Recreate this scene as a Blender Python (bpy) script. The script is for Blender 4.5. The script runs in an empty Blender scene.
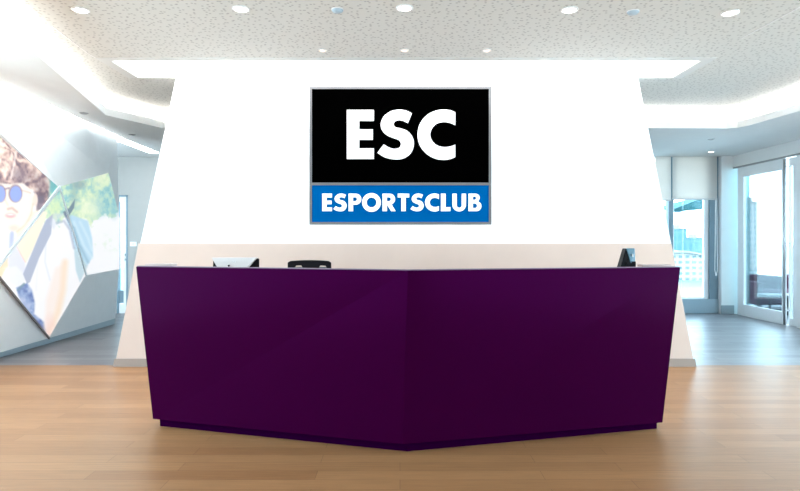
import bpy, bmesh, math, random
import numpy as np
from mathutils import Vector, Matrix
random.seed(7)
S = bpy.context.scene
C = S.collection
F = 600.0; HX = 400.0; HY = 240.0; EYE = 1.35      # focal length in px, vanishing point, eye height

# ---------------------------------------------------------------- measuring helpers (pixel + known plane -> metres)
def at(px, py, d):  return Vector(((px-HX)*d/F, d, EYE-(py-HY)*d/F))
def dz(py, z):      return (EYE-z)*F/(py-HY)          # distance of a point seen at row py with height z
def wx(px, d):      return (px-HX)*d/F
def wz(py, d):      return EYE-(py-HY)*d/F
def onz(px, py, z):
    d = dz(py, z); return (wx(px, d), d)

# ---------------------------------------------------------------- materials
def srgb(r, g, b):
    f = lambda c: (c/255/12.92) if c/255 <= .04045 else ((c/255+.055)/1.055)**2.4
    return (f(r), f(g), f(b), 1)
def mat(name, col, rough=.6, spec=.3, metal=0, noise=0, nscale=8, emit=0, emcol=None, coat=0):
    m = bpy.data.materials.new(name); m.use_nodes = True
    nt = m.node_tree; b = nt.nodes['Principled BSDF']
    b.inputs['Base Color'].default_value = col
    b.inputs['Roughness'].default_value = rough
    b.inputs['Specular IOR Level'].default_value = spec
    b.inputs['Metallic'].default_value = metal
    b.inputs['Coat Weight'].default_value = coat
    b.inputs['Coat Roughness'].default_value = .06
    if noise:
        tc = nt.nodes.new('ShaderNodeTexCoord'); n = nt.nodes.new('ShaderNodeTexNoise')
        n.inputs['Scale'].default_value = nscale; n.inputs['Detail'].default_value = 4
        mr = nt.nodes.new('ShaderNodeMapRange')
        mr.inputs['From Min'].default_value = .3; mr.inputs['From Max'].default_value = .7
        mr.inputs['To Min'].default_value = 1-noise; mr.inputs['To Max'].default_value = 1
        mx = nt.nodes.new('ShaderNodeMix'); mx.data_type = 'RGBA'; mx.blend_type = 'MULTIPLY'
        mx.inputs[0].default_value = 1; mx.inputs[6].default_value = col
        nt.links.new(tc.outputs['Object'], n.inputs['Vector']); nt.links.new(n.outputs['Fac'], mr.inputs['Value'])
        nt.links.new(mr.outputs['Result'], mx.inputs[7]); nt.links.new(mx.outputs[2], b.inputs['Base Color'])
    if emit:
        b.inputs['Emission Color'].default_value = emcol or col
        b.inputs['Emission Strength'].default_value = emit
    return m

def glass_mat(name, tint, refl=.5):
    m = bpy.data.materials.new(name); m.use_nodes = True; nt = m.node_tree; nt.nodes.clear()
    o = nt.nodes.new('ShaderNodeOutputMaterial'); mx = nt.nodes.new('ShaderNodeMixShader')
    t = nt.nodes.new('ShaderNodeBsdfTransparent'); g = nt.nodes.new('ShaderNodeBsdfGlossy')
    fr = nt.nodes.new('ShaderNodeFresnel'); ml = nt.nodes.new('ShaderNodeMath'); ml.operation = 'MULTIPLY'
    ml.inputs[1].default_value = refl; fr.inputs['IOR'].default_value = 1.5
    t.inputs[0].default_value = tint; g.inputs['Roughness'].default_value = .01
    nt.links.new(fr.outputs[0], ml.inputs[0]); nt.links.new(ml.outputs[0], mx.inputs[0])
    nt.links.new(t.outputs[0], mx.inputs[1]); nt.links.new(g.outputs[0], mx.inputs[2])
    nt.links.new(mx.outputs[0], o.inputs[0])
    return m

def plank_mat(name, c1, c2, cm, rough, spec, bw=1.3, rh=.13, bump=.05):
    m = bpy.data.materials.new(name); m.use_nodes = True; nt = m.node_tree; L = nt.links
    b = nt.nodes['Principled BSDF']; N = nt.nodes.new
    tc = N('ShaderNodeTexCoord')
    br = N('ShaderNodeTexBrick'); br.offset = .37; br.offset_frequency = 2
    br.inputs['Color1'].default_value = c1; br.inputs['Color2'].default_value = c2; br.inputs['Mortar'].default_value = cm
    br.inputs['Scale'].default_value = 1; br.inputs['Mortar Size'].default_value = .0016
    br.inputs['Mortar Smooth'].default_value = .3; br.inputs['Bias'].default_value = 0
    br.inputs['Brick Width'].default_value = bw; br.inputs['Row Height'].default_value = rh
    L.new(tc.outputs['Object'], br.inputs['Vector'])
    mp = N('ShaderNodeMapping'); mp.inputs['Scale'].default_value = (1.6, 26, 1)
    L.new(tc.outputs['Object'], mp.inputs['Vector'])
    n = N('ShaderNodeTexNoise'); n.inputs['Scale'].default_value = 2.2; n.inputs['Detail'].default_value = 7; n.inputs['Roughness'].default_value = .65
    L.new(mp.outputs[0], n.inputs['Vector'])
    mr = N('ShaderNodeMapRange'); mr.inputs['From Min'].default_value = .3; mr.inputs['From Max'].default_value = .72
    mr.inputs['To Min'].default_value = .80; mr.inputs['To Max'].default_value = 1.1
    L.new(n.outputs['Fac'], mr.inputs['Value'])
    n2 = N('ShaderNodeTexNoise'); n2.inputs['Scale'].default_value = .9; n2.inputs['Detail'].default_value = 2
    L.new(tc.outputs['Object'], n2.inputs['Vector'])
    mr2 = N('ShaderNodeMapRange'); mr2.inputs['To Min'].default_value = .92; mr2.inputs['To Max'].default_value = 1.06
    L.new(n2.outputs['Fac'], mr2.inputs['Value'])
    ml = N('ShaderNodeMath'); ml.operation = 'MULTIPLY'; L.new(mr.outputs[0], ml.inputs[0]); L.new(mr2.outputs[0], ml.inputs[1])
    mx = N('ShaderNodeMix'); mx.data_type = 'RGBA'; mx.blend_type = 'MULTIPLY'; mx.inputs[0].default_value = 1
    L.new(br.outputs['Color'], mx.inputs[6]); L.new(ml.outputs[0], mx.inputs[7]); L.new(mx.outputs[2], b.inputs['Base Color'])
    b.inputs['Roughness'].default_value = rough; b.inputs['Specular IOR Level'].default_value = spec
    bp = N('ShaderNodeBump'); bp.inputs['Strength'].default_value = bump; bp.inputs['Distance'].default_value = .01
    L.new(n.outputs['Fac'], bp.inputs['Height']); L.new(bp.outputs[0], b.inputs['Normal'])
    return m

def perforated_mat(name, col, hole):
    m = bpy.data.materials.new(name); m.use_nodes = True; nt = m.node_tree; L = nt.links; N = nt.nodes.new
    b = nt.nodes['Principled BSDF']; b.inputs['Roughness'].default_value = .8; b.inputs['Specular IOR Level'].default_value = .1
    tc = N('ShaderNodeTexCoord')
    prev = None
    for sc, r, off in ((14.5, .135, 0), (11.5, .105, 3.3)):
        mp = N('ShaderNodeMapping'); mp.inputs['Location'].default_value = (off, off*.7, 0)
        v = N('ShaderNodeTexVoronoi'); v.voronoi_dimensions = '2D'; v.inputs['Scale'].default_value = sc; v.inputs['Randomness'].default_value = .8
        L.new(tc.outputs['Object'], mp.inputs[0]); L.new(mp.outputs[0], v.inputs['Vector'])
        mr = N('ShaderNodeMapRange'); mr.inputs['From Min'].default_value = r*.8; mr.inputs['From Max'].default_value = r*1.25
        L.new(v.outputs['Distance'], mr.inputs['Value'])
        if prev is None: prev = mr.outputs[0]
        else:
            mn = N('ShaderNodeMath'); mn.operation = 'MINIMUM'; L.new(prev, mn.inputs[0]); L.new(mr.outputs[0], mn.inputs[1]); prev = mn.outputs[0]
    mx = N('ShaderNodeMix'); mx.data_type = 'RGBA'; mx.inputs[6].default_value = hole; mx.inputs[7].default_value = col
    L.new(prev, mx.inputs[0]); L.new(mx.outputs[2], b.inputs['Base Color'])
    return m

def grid_mat(name, wall, win, w, h, mortar, off=0):
    m = bpy.data.materials.new(name); m.use_nodes = True; nt = m.node_tree; L = nt.links; N = nt.nodes.new
    b = nt.nodes['Principled BSDF']; b.inputs['Roughness'].default_value = .7; b.inputs['Specular IOR Level'].default_value = .1
    tc = N('ShaderNodeTexCoord'); sx = N('ShaderNodeSeparateXYZ'); cx = N('ShaderNodeCombineXYZ'); ad = N('ShaderNodeMath')
    L.new(tc.outputs['Object'], sx.inputs[0]); L.new(sx.outputs[0], ad.inputs[0]); L.new(sx.outputs[1], ad.inputs[1])
    L.new(ad.outputs[0], cx.inputs[0]); L.new(sx.outputs[2], cx.inputs[1])
    br = N('ShaderNodeTexBrick'); br.offset = off
    br.inputs['Color1'].default_value = win; br.inputs['Color2'].default_value = win; br.inputs['Mortar'].default_value = wall
    br.inputs['Scale'].default_value = 1; br.inputs['Mortar Size'].default_value = mortar
    br.inputs['Brick Width'].default_value = w; br.inputs['Row Height'].default_value = h
    L.new(cx.outputs[0], br.inputs['Vector']); L.new(br.outputs['Color'], b.inputs['Base Color'])
    return m

W_WHITE = mat('white wall paint', (.93, .94, .95, 1), .5, .2, noise=.02)
W_FACET = mat('pale facet panel', (.88, .90, .91, 1), .45, .3, noise=.03)
W_GREY  = mat('pale grey wall paint', (.46, .45, .435, 1), .7, .2, noise=.03)
W_BEIGE = mat('warm beige laminate', (.61, .475, .41, 1), .55, .3, noise=.04, nscale=4)
BASEB   = mat('grey beige baseboard', (.31, .25, .215, 1), .6, .3, noise=.05)
CEIL_P  = perforated_mat('perforated acoustic board', (.61, .60, .565, 1), (.40, .39, .37, 1))
CEIL_S  = mat('smooth ceiling paint', (.77, .77, .76, 1), .8, .15, noise=.02)
CEIL_B  = mat('plain ceiling border', (.62, .625, .61, 1), .8, .15, noise=.02)
LIP     = mat('white cove lip', (.93, .93, .92, 1), .6, .2, noise=.02)
PLINTH  = mat('pale blue grey plinth', (.50, .60, .66, 1), .5, .3, noise=.03)
FL_TAN  = plank_mat('tan wood planks', srgb(168, 123, 83), srgb(150, 105, 68), srgb(116, 80, 52), .4, .52)
FL_GREY = plank_mat('grey wood planks', srgb(142, 141, 144), srgb(120, 119, 124), srgb(60, 58, 62), .36, .5, 1.2, .15)
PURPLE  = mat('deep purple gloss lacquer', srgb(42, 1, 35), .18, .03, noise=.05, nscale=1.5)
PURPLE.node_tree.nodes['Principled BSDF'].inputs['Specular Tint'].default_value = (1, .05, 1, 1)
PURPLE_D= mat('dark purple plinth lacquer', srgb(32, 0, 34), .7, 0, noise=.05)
DESK_IN = mat('cream desk interior', (.50, .41, .40, 1), .5, .3, noise=.03)
EDGE    = mat('mauve top sheen', (.16, .09, .15, 1), .5, .3, noise=.03)  # reflected ceiling light on the purple desk top, as a flat colour
SIGN_K  = mat('black sign face', (.0002, .0002, .0002, 1), .9, 0, noise=.05)
SIGN_B  = mat('blue sign face', srgb(0, 80, 140), .9, .0, noise=.02)
SIGN_W  = mat('white sign lettering', (.95, .95, .95, 1), .7, .1, noise=.01)
SIGN_F  = mat('grey sign frame', srgb(98, 98, 100), .5, .3, noise=.03)
LAMP    = mat('light diffuser', (1, 1, 1, 1), .5, 0, emit=4, emcol=(1, .985, .97, 1))
COVE    = mat('cove light strip', (1, 1, 1, 1), .5, 0, emit=11, emcol=(1, .98, .96, 1))
COVE2   = mat('right cove light strip', (1, 1, 1, 1), .5, 0, emit=24, emcol=(.98, .99, 1, 1))
DOWNL   = mat('downlight lens', (1, 1, 1, 1), .5, 0, emit=14, emcol=(1, .96, .9, 1))
DOWNW   = mat('warm downlight lens', (1, .9, .8, 1), .5, 0, emit=1.1, emcol=(1, .62, .42, 1))
CHROME  = mat('brushed metal', (.55, .57, .6, 1), .3, .5, metal=.8, noise=.04)
SATIN   = mat('satin white ring', (.75, .73, .72, 1), .4, .4, noise=.03)
BLUEDISC= mat('pale blue disc', (.36, .44, .50, 1), .5, .3, noise=.03)
W_FRAME = mat('white aluminium frame', (.93, .94, .95, 1), .4, .4, noise=.02)
G_FRAME = mat('blue grey aluminium frame', (.20, .29, .35, 1), .4, .4, noise=.04)
BLIND   = mat('pale roller blind fabric', (.80, .82, .82, 1), .9, .1, noise=.03, nscale=40)
_n = BLIND.node_tree; _t = _n.nodes.new('ShaderNodeBsdfTranslucent'); _t.inputs[0].default_value = (.88, .76, .68, 1); _m = _n.nodes.new('ShaderNodeMixShader')
_m.inputs[0].default_value = .42
_n.links.new(_n.nodes['Principled BSDF'].outputs[0], _m.inputs[1]); _n.links.new(_t.outputs[0], _m.inputs[2]); _n.links.new(_m.outputs[0], _n.nodes['Material Output'].inputs[0])
OUTR    = mat('pale roof', (.27, .27, .26, 1), .8, .1, noise=.05)
GLASS   = glass_mat('clear glass', (.93, .98, 1, 1), .7)
GLASS_G = glass_mat('green tinted glass', (.62, .85, .88, 1), .8)
BLACK   = mat('black plastic', (.008, .008, .010, 1), .6, .1, noise=.05)
WHITE_P = mat('white plastic', (.64, .60, .59, 1), .4, .4, noise=.02)
TEAL_P  = mat('teal grey plastic', srgb(62, 100, 116), .4, .4, noise=.05)
MESHF   = mat('grey chair mesh', (.16, .17, .18, 1), .8, .1, noise=.2, nscale=60)
SOFA    = mat('plum purple upholstery', (.035, .004, .018, 1), .8, .2, noise=.1)
DARK    = mat('dark tabletop', (.008, .008, .01, 1), .5, .4, noise=.1)
TERR    = mat('terrace paving', (.10, .12, .13, 1), .6, .3, noise=.1)
WATER   = mat('pale harbour ground', (.17, .21, .21, 1), .6, .1, noise=.35, nscale=.035)
HOTEL   = grid_mat('white facade with window grid', (.34, .34, .33, 1), (.14, .18, .185, 1), 3.4, 2.8, .75)
TOWER_W = grid_mat('pale tower facade', (.38, .38, .37, 1), (.17, .215, .22, 1), 2.9, 4.0, .8)
TOWER_T = grid_mat('teal tower facade', (.12, .19, .195, 1), (.08, .165, .18, 1), 5, 8, .6)
TOWER_B = grid_mat('blue tower facade', (.19, .235, .235, 1), (.14, .20, .21, 1), 4, 6, .7)
AWN     = mat('teal awning', (.02, .10, .11, 1), .7, .2, noise=.15)

# ---------------------------------------------------------------- mesh helpers
class MB:
    def __init__(s): s.bm = bmesh.new()
    def box(s, x0, y0, z0, x1, y1, z1, mi=0):
        v = [s.bm.verts.new(p) for p in ((x0,y0,z0),(x1,y0,z0),(x1,y1,z0),(x0,y1,z0),(x0,y0,z1),(x1,y0,z1),(x1,y1,z1),(x0,y1,z1))]
        for f in ((3,2,1,0),(4,5,6,7),(0,1,5,4),(1,2,6,5),(2,3,7,6),(3,0,4,7)):
            s.bm.faces.new([v[i] for i in f]).material_index = mi
        return s
    def hexa(s, p):      # 8 points: bottom ring then top ring
        v = [s.bm.verts.new(q) for q in p]
        for f in ((3,2,1,0),(4,5,6,7),(0,1,5,4),(1,2,6,5),(2,3,7,6),(3,0,4,7)): s.bm.faces.new([v[i] for i in f])
        return s
    def prism(s, pts, z0, z1):
        a = [s.bm.verts.new((x, y, z0)) for x, y in pts]; b = [s.bm.verts.new((x, y, z1)) for x, y in pts]
        s.bm.faces.new(a[::-1]); s.bm.faces.new(b); n = len(pts)
        for i in range(n): s.bm.faces.new((a[i], a[(i+1) % n], b[(i+1) % n], b[i]))
        return s
    def slab(s, pts, d):  # polygon of 3D points thickened along vector d
        a = [s.bm.verts.new(p) for p in pts]; b = [s.bm.verts.new(Vector(p)+Vector(d)) for p in pts]
        s.bm.faces.new(a); s.bm.faces.new(b[::-1]); n = len(pts)
        for i in range(n): s.bm.faces.new((a[i], b[i], b[(i+1) % n], a[(i+1) % n]))
        return s
    def lathe(s, prof, loc=(0,0,0), n=24, axis='z'):
        rings = []
        for r, h in prof:
            ring = []
            for k in range(n):
                t = 2*math.pi*k/n; c, q = r*math.cos(t), r*math.sin(t)
                p = (c, q, h) if axis == 'z' else ((c, h, q) if axis == 'y' else (h, c, q))
                ring.append(s.bm.verts.new((p[0]+loc[0], p[1]+loc[1], p[2]+loc[2])))
            rings.append(ring)
        for a, b in zip(rings, rings[1:]):
            for k in range(n): s.bm.faces.new((a[k], a[(k+1) % n], b[(k+1) % n], b[k]))
        if prof[0][0] > 1e-6: s.bm.faces.new(rings[0][::-1])
        if prof[-1][0] > 1e-6: s.bm.faces.new(rings[-1])
        return s
    def tube(s, a, b, r, n=12, r2=None):
        a, b = Vector(a), Vector(b); d = (b-a).normalized(); u = d.orthogonal().normalized(); w = d.cross(u); r2 = r2 or r
        A = [s.bm.verts.new(a+(u*math.cos(t)+w*math.sin(t))*r) for t in [2*math.pi*k/n for k in range(n)]]
        B = [s.bm.verts.new(b+(u*math.cos(t)+w*math.sin(t))*r2) for t in [2*math.pi*k/n for k in range(n)]]
        s.bm.faces.new(A[::-1]); s.bm.faces.new(B)
        for k in range(n): s.bm.faces.new((A[k], A[(k+1) % n], B[(k+1) % n], B[k]))
        return s
    def build(s, name, m, parent=None, bevel=0, smooth=False):
        bmesh.ops.recalc_face_normals(s.bm, faces=s.bm.faces)
        me = bpy.data.meshes.new(name); s.bm.to_mesh(me); s.bm.free()
        for mm in (m if isinstance(m, (list, tuple)) else [m]): me.materials.append(mm)
        o = bpy.data.objects.new(name, me); C.objects.link(o)
        if parent: o.parent = parent; o.matrix_parent_inverse = parent.matrix_basis.inverted()
        if bevel:
            bv = o.modifiers.new('Bevel', 'BEVEL'); bv.width = bevel; bv.segments = 2; bv.limit_method = 'ANGLE'
        if smooth:
            for p in me.polygons: p.use_smooth = len(p.vertices) == 4
        return o
def tag(o, label=None, cat=None, group=None):
    if label: o['label'] = label
    if cat: o['category'] = cat
    if group: o['group'] = group
    return o
def thing(name, label, cat, loc=(0,0,0), group=None, rz=0):
    o = bpy.data.objects.new(name, None); C.objects.link(o); o.location = loc; o.rotation_euler = (0, 0, rz)
    o.empty_display_size = .2
    o.matrix_basis = Matrix.Translation(loc) @ Matrix.Rotation(rz, 4, 'Z')
    return tag(o, label, cat, group)
def struct(o, label=None, cat=None):
    o['kind'] = 'structure'; return tag(o, label, cat)

# ================================================================ CAMERA
cam = bpy.data.cameras.new('camera'); co = bpy.data.objects.new('camera', cam); C.objects.link(co)
co.location = (0, 0, EYE); co.rotation_euler = (math.pi/2, 0, 0)
cam.sensor_width = 36; cam.lens = F/800*36; cam.shift_y = -(245.5-HY)/800; cam.clip_end = 3000
S.camera = co

# ================================================================ ROOM SHELL
ZC, ZS, ZL = 3.15, 2.88, 2.95        # main ceiling, soffit underside, soffit lip top
DB, DW = 11.05, 6.65                 # far window wall, white middle wall
DL = 6.40                            # beige low wall front
XR = 6.1                             # glazed right wall
YR = -4.5                            # added rear wall behind the viewer

o = struct(MB().box(-6, YR, -.12, XR+.12, 6.47, 0).build('floor', FL_TAN), 'tan wood plank floor around the purple desk', 'floor')
o = struct(MB().box(-6, 6.47, -.12, XR+.12, DB+.15, -.001).build('floor', FL_GREY), 'dark grey wood plank floor beyond the middle wall', 'floor')

# main perforated ceiling with a rectangular slot in it
sx0, sx1, sy0, sy1 = wx(110, 6.02), wx(702, 6.02), 6.02, DW+.016
m = MB()
for b in ((-5.4, YR, XR+.12, 5.2), (-6, 5.2, XR+.12, sy0), (-6, sy1, XR+.12, DB+.15), (-6, sy0, sx0, sy1), (sx1, sy0, XR+.12, sy1)):
    m.box(b[0], b[1], ZC, b[2], b[3], ZC+.25)
struct(m.build('ceiling', CEIL_P), 'raised grey perforated acoustic ceiling', 'ceiling')
m = MB(); t = .012; w = .10
m.box(sx0-w, sy0-w, ZC-.004, sx1+w, sy0, ZC+.001).box(sx0-w, sy0, ZC-.004, sx0, sy1, ZC+.001).box(sx1, sy0, ZC-.004, sx1+w, sy1, ZC+.001)
struct(m.build('trim_1', CEIL_B), 'plain grey strip around the bright ceiling slot', 'trim')
# jointing lines of the ceiling boards
def seam(n, p, q):
    a, b = onz(*p, ZC), onz(*q, ZC); a, b = Vector((*a, ZC)), Vector((*b, ZC))
    d = (b-a).normalized(); s_ = d.cross(Vector((0, 0, 1)))*.006
    struct(MB().slab([a-s_, b-s_, b+s_, a+s_], (0, 0, -.003)).build('trim_%d' % n, SATIN), 'thin joint line in the perforated ceiling', 'trim')
seam(2, (52, 26), (89, 54)); seam(3, (89, 54), (134, 78)); seam(4, (800, 7), (742, 38))
# slot housing and its luminous diffuser
m = MB(); h = ZC+.05; osx0, osx1, osy0, osy1 = sx0, sx1, sy0, sy1; sx0 += .004; sx1 -= .004; sy0 += .004; sy1 -= .004
m.box(sx0, sy0, ZC+.001, sx0+.01, sy1, h+.04).box(sx1-.01, sy0, ZC+.001, sx1, sy1, h+.04).box(sx0+.01, sy0, ZC+.001, sx1-.01, sy0+.01, h+.04)
m.box(sx0+.01, sy1-.01, ZC+.001, sx1-.01, sy1, h+.04).box(sx0, sy0, h+.04, sx1, sy1, h+.06)
t = thing('ceiling_light_trough', 'long bright rectangular light trough in the ceiling before the white wall', 'ceiling light', ((sx0+sx1)/2, 6.3, h))
m.build('housing', LIP, t)
MB().box(sx0+.012, sy0+.012, h, sx1-.012, sy1-.012, h+.02).build('diffuser', LAMP, t)

# soffit ring
lp = [(-2.0, YR), (-2.0, 1.0), onz(0, 23, ZS), onz(105, 115, ZS), (onz(162, 128, ZS)[0], 8.2)]
rp = [(onz(646, 127.5, ZS)[0], 8.2), onz(727, 128.5, ZS), onz(738, 127.6, ZS), onz(748, 125.8, ZS), onz(800, 111, ZS), (5.3, 2.0), (5.3, YR)]
m = MB()
m.prism([(-6, 5.2), (-5.4, 5.2), (-5.4, YR), *lp, (0, 8.2), (0, DB+.15), (-6, DB+.15)], ZS, ZL)
m.prism([(0, 8.2), *rp, (XR+.12, YR), (XR+.12, DB+.15), (0, DB+.15)], ZS, ZL)
struct(m.build('ceiling', CEIL_S), 'smooth lower grey ceiling border around the raised centre', 'ceiling')
def lipstrip(n, pts, side):
    m = MB()
    for a, b in zip(pts, pts[1:]):
        a, b = Vector((*a, 0)), Vector((*b, 0)); d = (b-a).normalized(); q = Vector((-d.y, d.x, 0))*side*.015
        m.prism([(a.x, a.y), (b.x, b.y), (b.x+q.x, b.y+q.y), (a.x+q.x, a.y+q.y)], ZS-.001, ZL+.02)
    struct(m.build('trim_%d' % n, LIP), 'white lip of the %s ceiling cove' % ('left' if n == 5 else 'right'), 'trim')
lipstrip(5, lp, -1); lipstrip(6, rp, -1)
def cove(pts, side, label, cm):
    m = MB()
    for a, b in zip(pts, pts[1:]):
        a, b = Vector((*a, 0)), Vector((*b, 0)); d = (b-a).normalized(); n_ = Vector((-d.y, d.x, 0))*side
        p, q = a+n_*.26, b+n_*.26; u = n_*.03
        m.prism([(p.x-u.x, p.y-u.y), (q.x-u.x, q.y-u.y), (q.x+u.x, q.y+u.y), (p.x+u.x, p.y+u.y)], ZL, ZL+.015)
    tag(m.build('cove_light_strip', cm), label, 'light strip')
def coveback(pts, n):
    m = MB(); P_ = []
    for i, p in enumerate(pts):
        p = Vector((*p, 0)); ns = []
        for a, b in zip(pts, pts[1:]):
            if tuple(a) == tuple(pts[i]) or tuple(b) == tuple(pts[i]):
                d = (Vector(b)-Vector(a)).normalized(); ns.append(Vector((-d.y, d.x, 0)))
        nn = sum(ns, Vector()).normalized(); P_.append(p+nn*.50)
    for a, b in zip(P_, P_[1:]):
        d = (b-a).normalized(); u = Vector((-d.y, d.x, 0))*.02
        m.prism([(a.x, a.y), (b.x, b.y), (b.x+u.x, b.y+u.y), (a.x+u.x, a.y+u.y)], ZL+.001, ZC-.001)
    struct(m.build('trim_%d' % n, LIP), 'white back of the ceiling cove', 'trim')
coveback(lp[1:]+[(-1, 8.2)], 9); coveback([(1, 8.2)]+rp[:-1], 10)
cove(lp[1:]+[(-1, 8.2)], 1, 'light strip hidden in the left ceiling cove', COVE); cove([(1, 8.2)]+rp[:-1], 1, 'light strip hidden in the right ceiling cove', COVE2)

# unseen rear wall and passage wall, both added to block daylight; far wall
struct(MB().box(-4.6, YR-.15, 0, 4.6, YR, ZC).build('wall_rear_blocker', W_GREY), 'unseen wall added behind the viewer to darken the room centre', 'wall')
struct(MB().box(-6.15, 8.6, 0, -6, DB+.15, ZS).build('wall_side_blocker', W_GREY), 'unseen side wall added to dim the passage behind the faceted wall', 'wall')
# far wall on the left, with the glazed door cut in
dl, dr, dt = wx(117, DB), wx(128, DB), wz(195, DB)
m = MB().box(-6, DB, 0, dl, DB+.15, ZS).box(dr, DB, 0, 0, DB+.15, ZS).box(dl, DB, dt, dr, DB+.15, ZS)
struct(m.build('wall_far', W_GREY), 'pale grey far wall left of the white wall', 'wall')
t = struct(thing('door_1', 'narrow glazed door with white frame in the far left wall', 'door', ((dl+dr)/2, DB, 0)))
f = MB().box(dl, DB-.01, 0, dl+.03, DB+.1, dt).box(dr-.03, DB-.01, 0, dr, DB+.1, dt).box(dl, DB-.01, dt-.03, dr, DB+.1, dt).build('door_frame', G_FRAME, t)
f = MB().box(dl+.03, DB+.02, .19, dr-.09, DB+.07, .42).build('bottom_rail', G_FRAME, t)
f = MB().box(dl+.03, DB+.02, 0, dr-.03, DB+.07, .18).box(dr-.09, DB+.02, .18, dr-.03, DB+.07, dt-.03).box(dl+.03, DB+.02, 2.05, dr-.09, DB+.07, 2.15).build('door_leaf', W_FRAME, t)
MB().box(dl+.03, DB+.04, .42, dr-.09, DB+.05, 2.05).build('pane', GLASS, t)
for z in (1.08, .99):
    MB().lathe([(.022, 0), (.022, -.05), (.0, -.055)], (dr-.06, DB+.02, z), 10, 'y').build('door_knob', CHROME, t)
t = thing('light_switch', 'small pale light switch on grey wall beside the glazed door', 'switch', (wx(133.5, DB), DB, wz(244, DB)))
c = t.location; MB().box(c.x-.06, DB-.012, c.z-.04, c.x+.06, DB, c.z+.04).build('switch_plate', W_FRAME, t, .003)
MB().box(c.x-.02, DB-.018, c.z-.025, c.x+.02, DB-.012, c.z+.025).build('rocker', SATIN, t)

# ---- middle wall: tall white upper part and the wider beige low wall before it
bl, br_ = (wx(114.5, DL), wx(695, DL)); TOPB = wz(243.5, DL)
tl, tr = wx(138.3, DL), wx(671.5, DL)
m = MB().hexa([(bl, DL, 0), (br_, DL, 0), (br_, DW+.25, 0), (bl, DW+.25, 0), (tl, DL, TOPB), (tr, DL, TOPB), (tr, DW+.25, TOPB), (tl, DW+.25, TOPB)])
struct(m.build('wall_lower', W_BEIGE, None, .004), 'low beige wall with slanting ends behind the desk', 'wall')
ul, ur, wl, wr = wx(140.5, DW), wx(671, DW), wx(176.5, DW), wx(637.5, DW)
m = MB().hexa([(ul, DW, TOPB), (ur, DW, TOPB), (ur, DW+.25, TOPB), (ul, DW+.25, TOPB), (wl, DW, ZC+.02), (wr, DW, ZC+.02), (wr, DW+.25, ZC), (wl, DW+.25, ZC)])
struct(m.build('wall_middle', W_WHITE), 'tall bright white wall with slanting ends carrying the sign', 'wall')
k = .085/TOPB
e = .012
m = MB().hexa([(bl-e, DL-e, 0), (br_+e, DL-e, 0), (br_+e, DL+.0, 0), (bl-e, DL+.0, 0), (bl+(tl-bl)*k-e, DL-e, .085), (br_+(tr-br_)*k+e, DL-e, .085), (br_+(tr-br_)*k+e, DL, .085), (bl+(tl-bl)*k-e, DL, .085)])
struct(m.build('baseboard_middle', BASEB), 'grey baseboard under the low beige wall', 'baseboard')

# ================================================================ SIGN
def cr(pts, n=6):
    """Catmull-Rom through pts (open)"""
    P = [Vector(p) for p in pts]; P = [P[0]*2-P[1]]+P+[P[-1]*2-P[-2]]; out = []
    for i in range(1, len(P)-2):
        for k in range(n):
            t = k/n; a, b, c_, d = P[i-1:i+3]
            out.append(.5*((2*b)+(c_-a)*t+(2*a-5*b+4*c_-d)*t*t+(3*b-a-3*c_+d)*t**3))
    out.append(P[-2]); return [(p.x, p.y) for p in out]
def arc(cx, cy, rx, ry, a0, a1, n=20):
    return [(cx+rx*math.cos(math.radians(a0+(a1-a0)*k/n)), cy+ry*math.sin(math.radians(a0+(a1-a0)*k/n))) for k in range(n+1)]
def cap(pts, x0): return [((x-x0)/370, (445-y)/370) for x, y in pts]
GL = {}
GL['E'] = (.549, [[(0,0),(.549,0),(.549,.216),(.25,.216),(.25,.392),(.527,.392),(.527,.603),(.25,.603),(.25,.778),(.549,.778),(.549,1),(0,1)]])
s1 = cr([(543,100),(495,79),(440,73),(380,87),(330,125),(307,182),(322,235),(362,270),(412,290),(443,302),(460,328),(450,357),(415,368),(375,360),(330,335)])
s2 = cr([(282,398),(340,433),(415,448),(480,440),(535,400),(558,335),(545,275),(505,232),(453,213),(420,205),(405,183),(417,160),(447,152),(483,159),(512,175)])
GL['S'] = (.746, [cap(s1+s2, 282)])
c1 = cr([(417,92),(380,78),(330,72),(265,82),(200,117),(150,180),(132,262),(150,342),(200,405),(265,442),(330,452),(380,445),(417,430)])
c2 = cr([(417,337),(380,350),(330,355),(280,342),(243,308),(228,262),(242,214),(278,178),(330,166),(380,173),(417,190)])
GL['C'] = (.77, [cap(c1+c2, 132)])
GL['O'] = (1.07, [arc(.535,.5,.535,.535,0,354,59), arc(.535,.5,.278,.278,0,354,59)])
cnt = [(.255,.576)]+arc(.368,.681,.105,.105,-90,90)+[(.255,.786)]
GL['P'] = (.72, [[(0,0),(.255,0),(.255,.37)]+arc(.405,.685,.315,.315,-90,90)+[(0,1)], cnt])
GL['R'] = (.745, [[(0,0),(.255,0),(.255,.37),(.494,0),(.745,0),(.52,.395)]+arc(.405,.685,.315,.315,-62,90)+[(0,1)], cnt])
GL['T'] = (.65, [[(.2,0),(.455,0),(.455,.78),(.65,.78),(.65,1),(0,1),(0,.78),(.2,.78)]])
GL['L'] = (.54, [[(0,0),(.54,0),(.54,.23),(.27,.23),(.27,1),(0,1)]])
GL['U'] = (.77, [[(0,1),(0,.37)]+arc(.385,.37,.385,.385,180,360)+[(.77,1),(.525,1),(.525,.34)]+arc(.385,.34,.14,.14,360,180)+[(.245,1)]])
GL['B'] = (.73, [[(0,0)]+arc(.44,.285,.29,.285,-90,62)+arc(.385,.765,.25,.235,-48,90)+[(0,1)],
                 [(.25,.18)]+arc(.36,.31,.12,.13,-90,90)+[(.25,.44)], [(.25,.65)]+arc(.34,.74,.09,.09,-90,90)+[(.25,.83)]])
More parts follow.
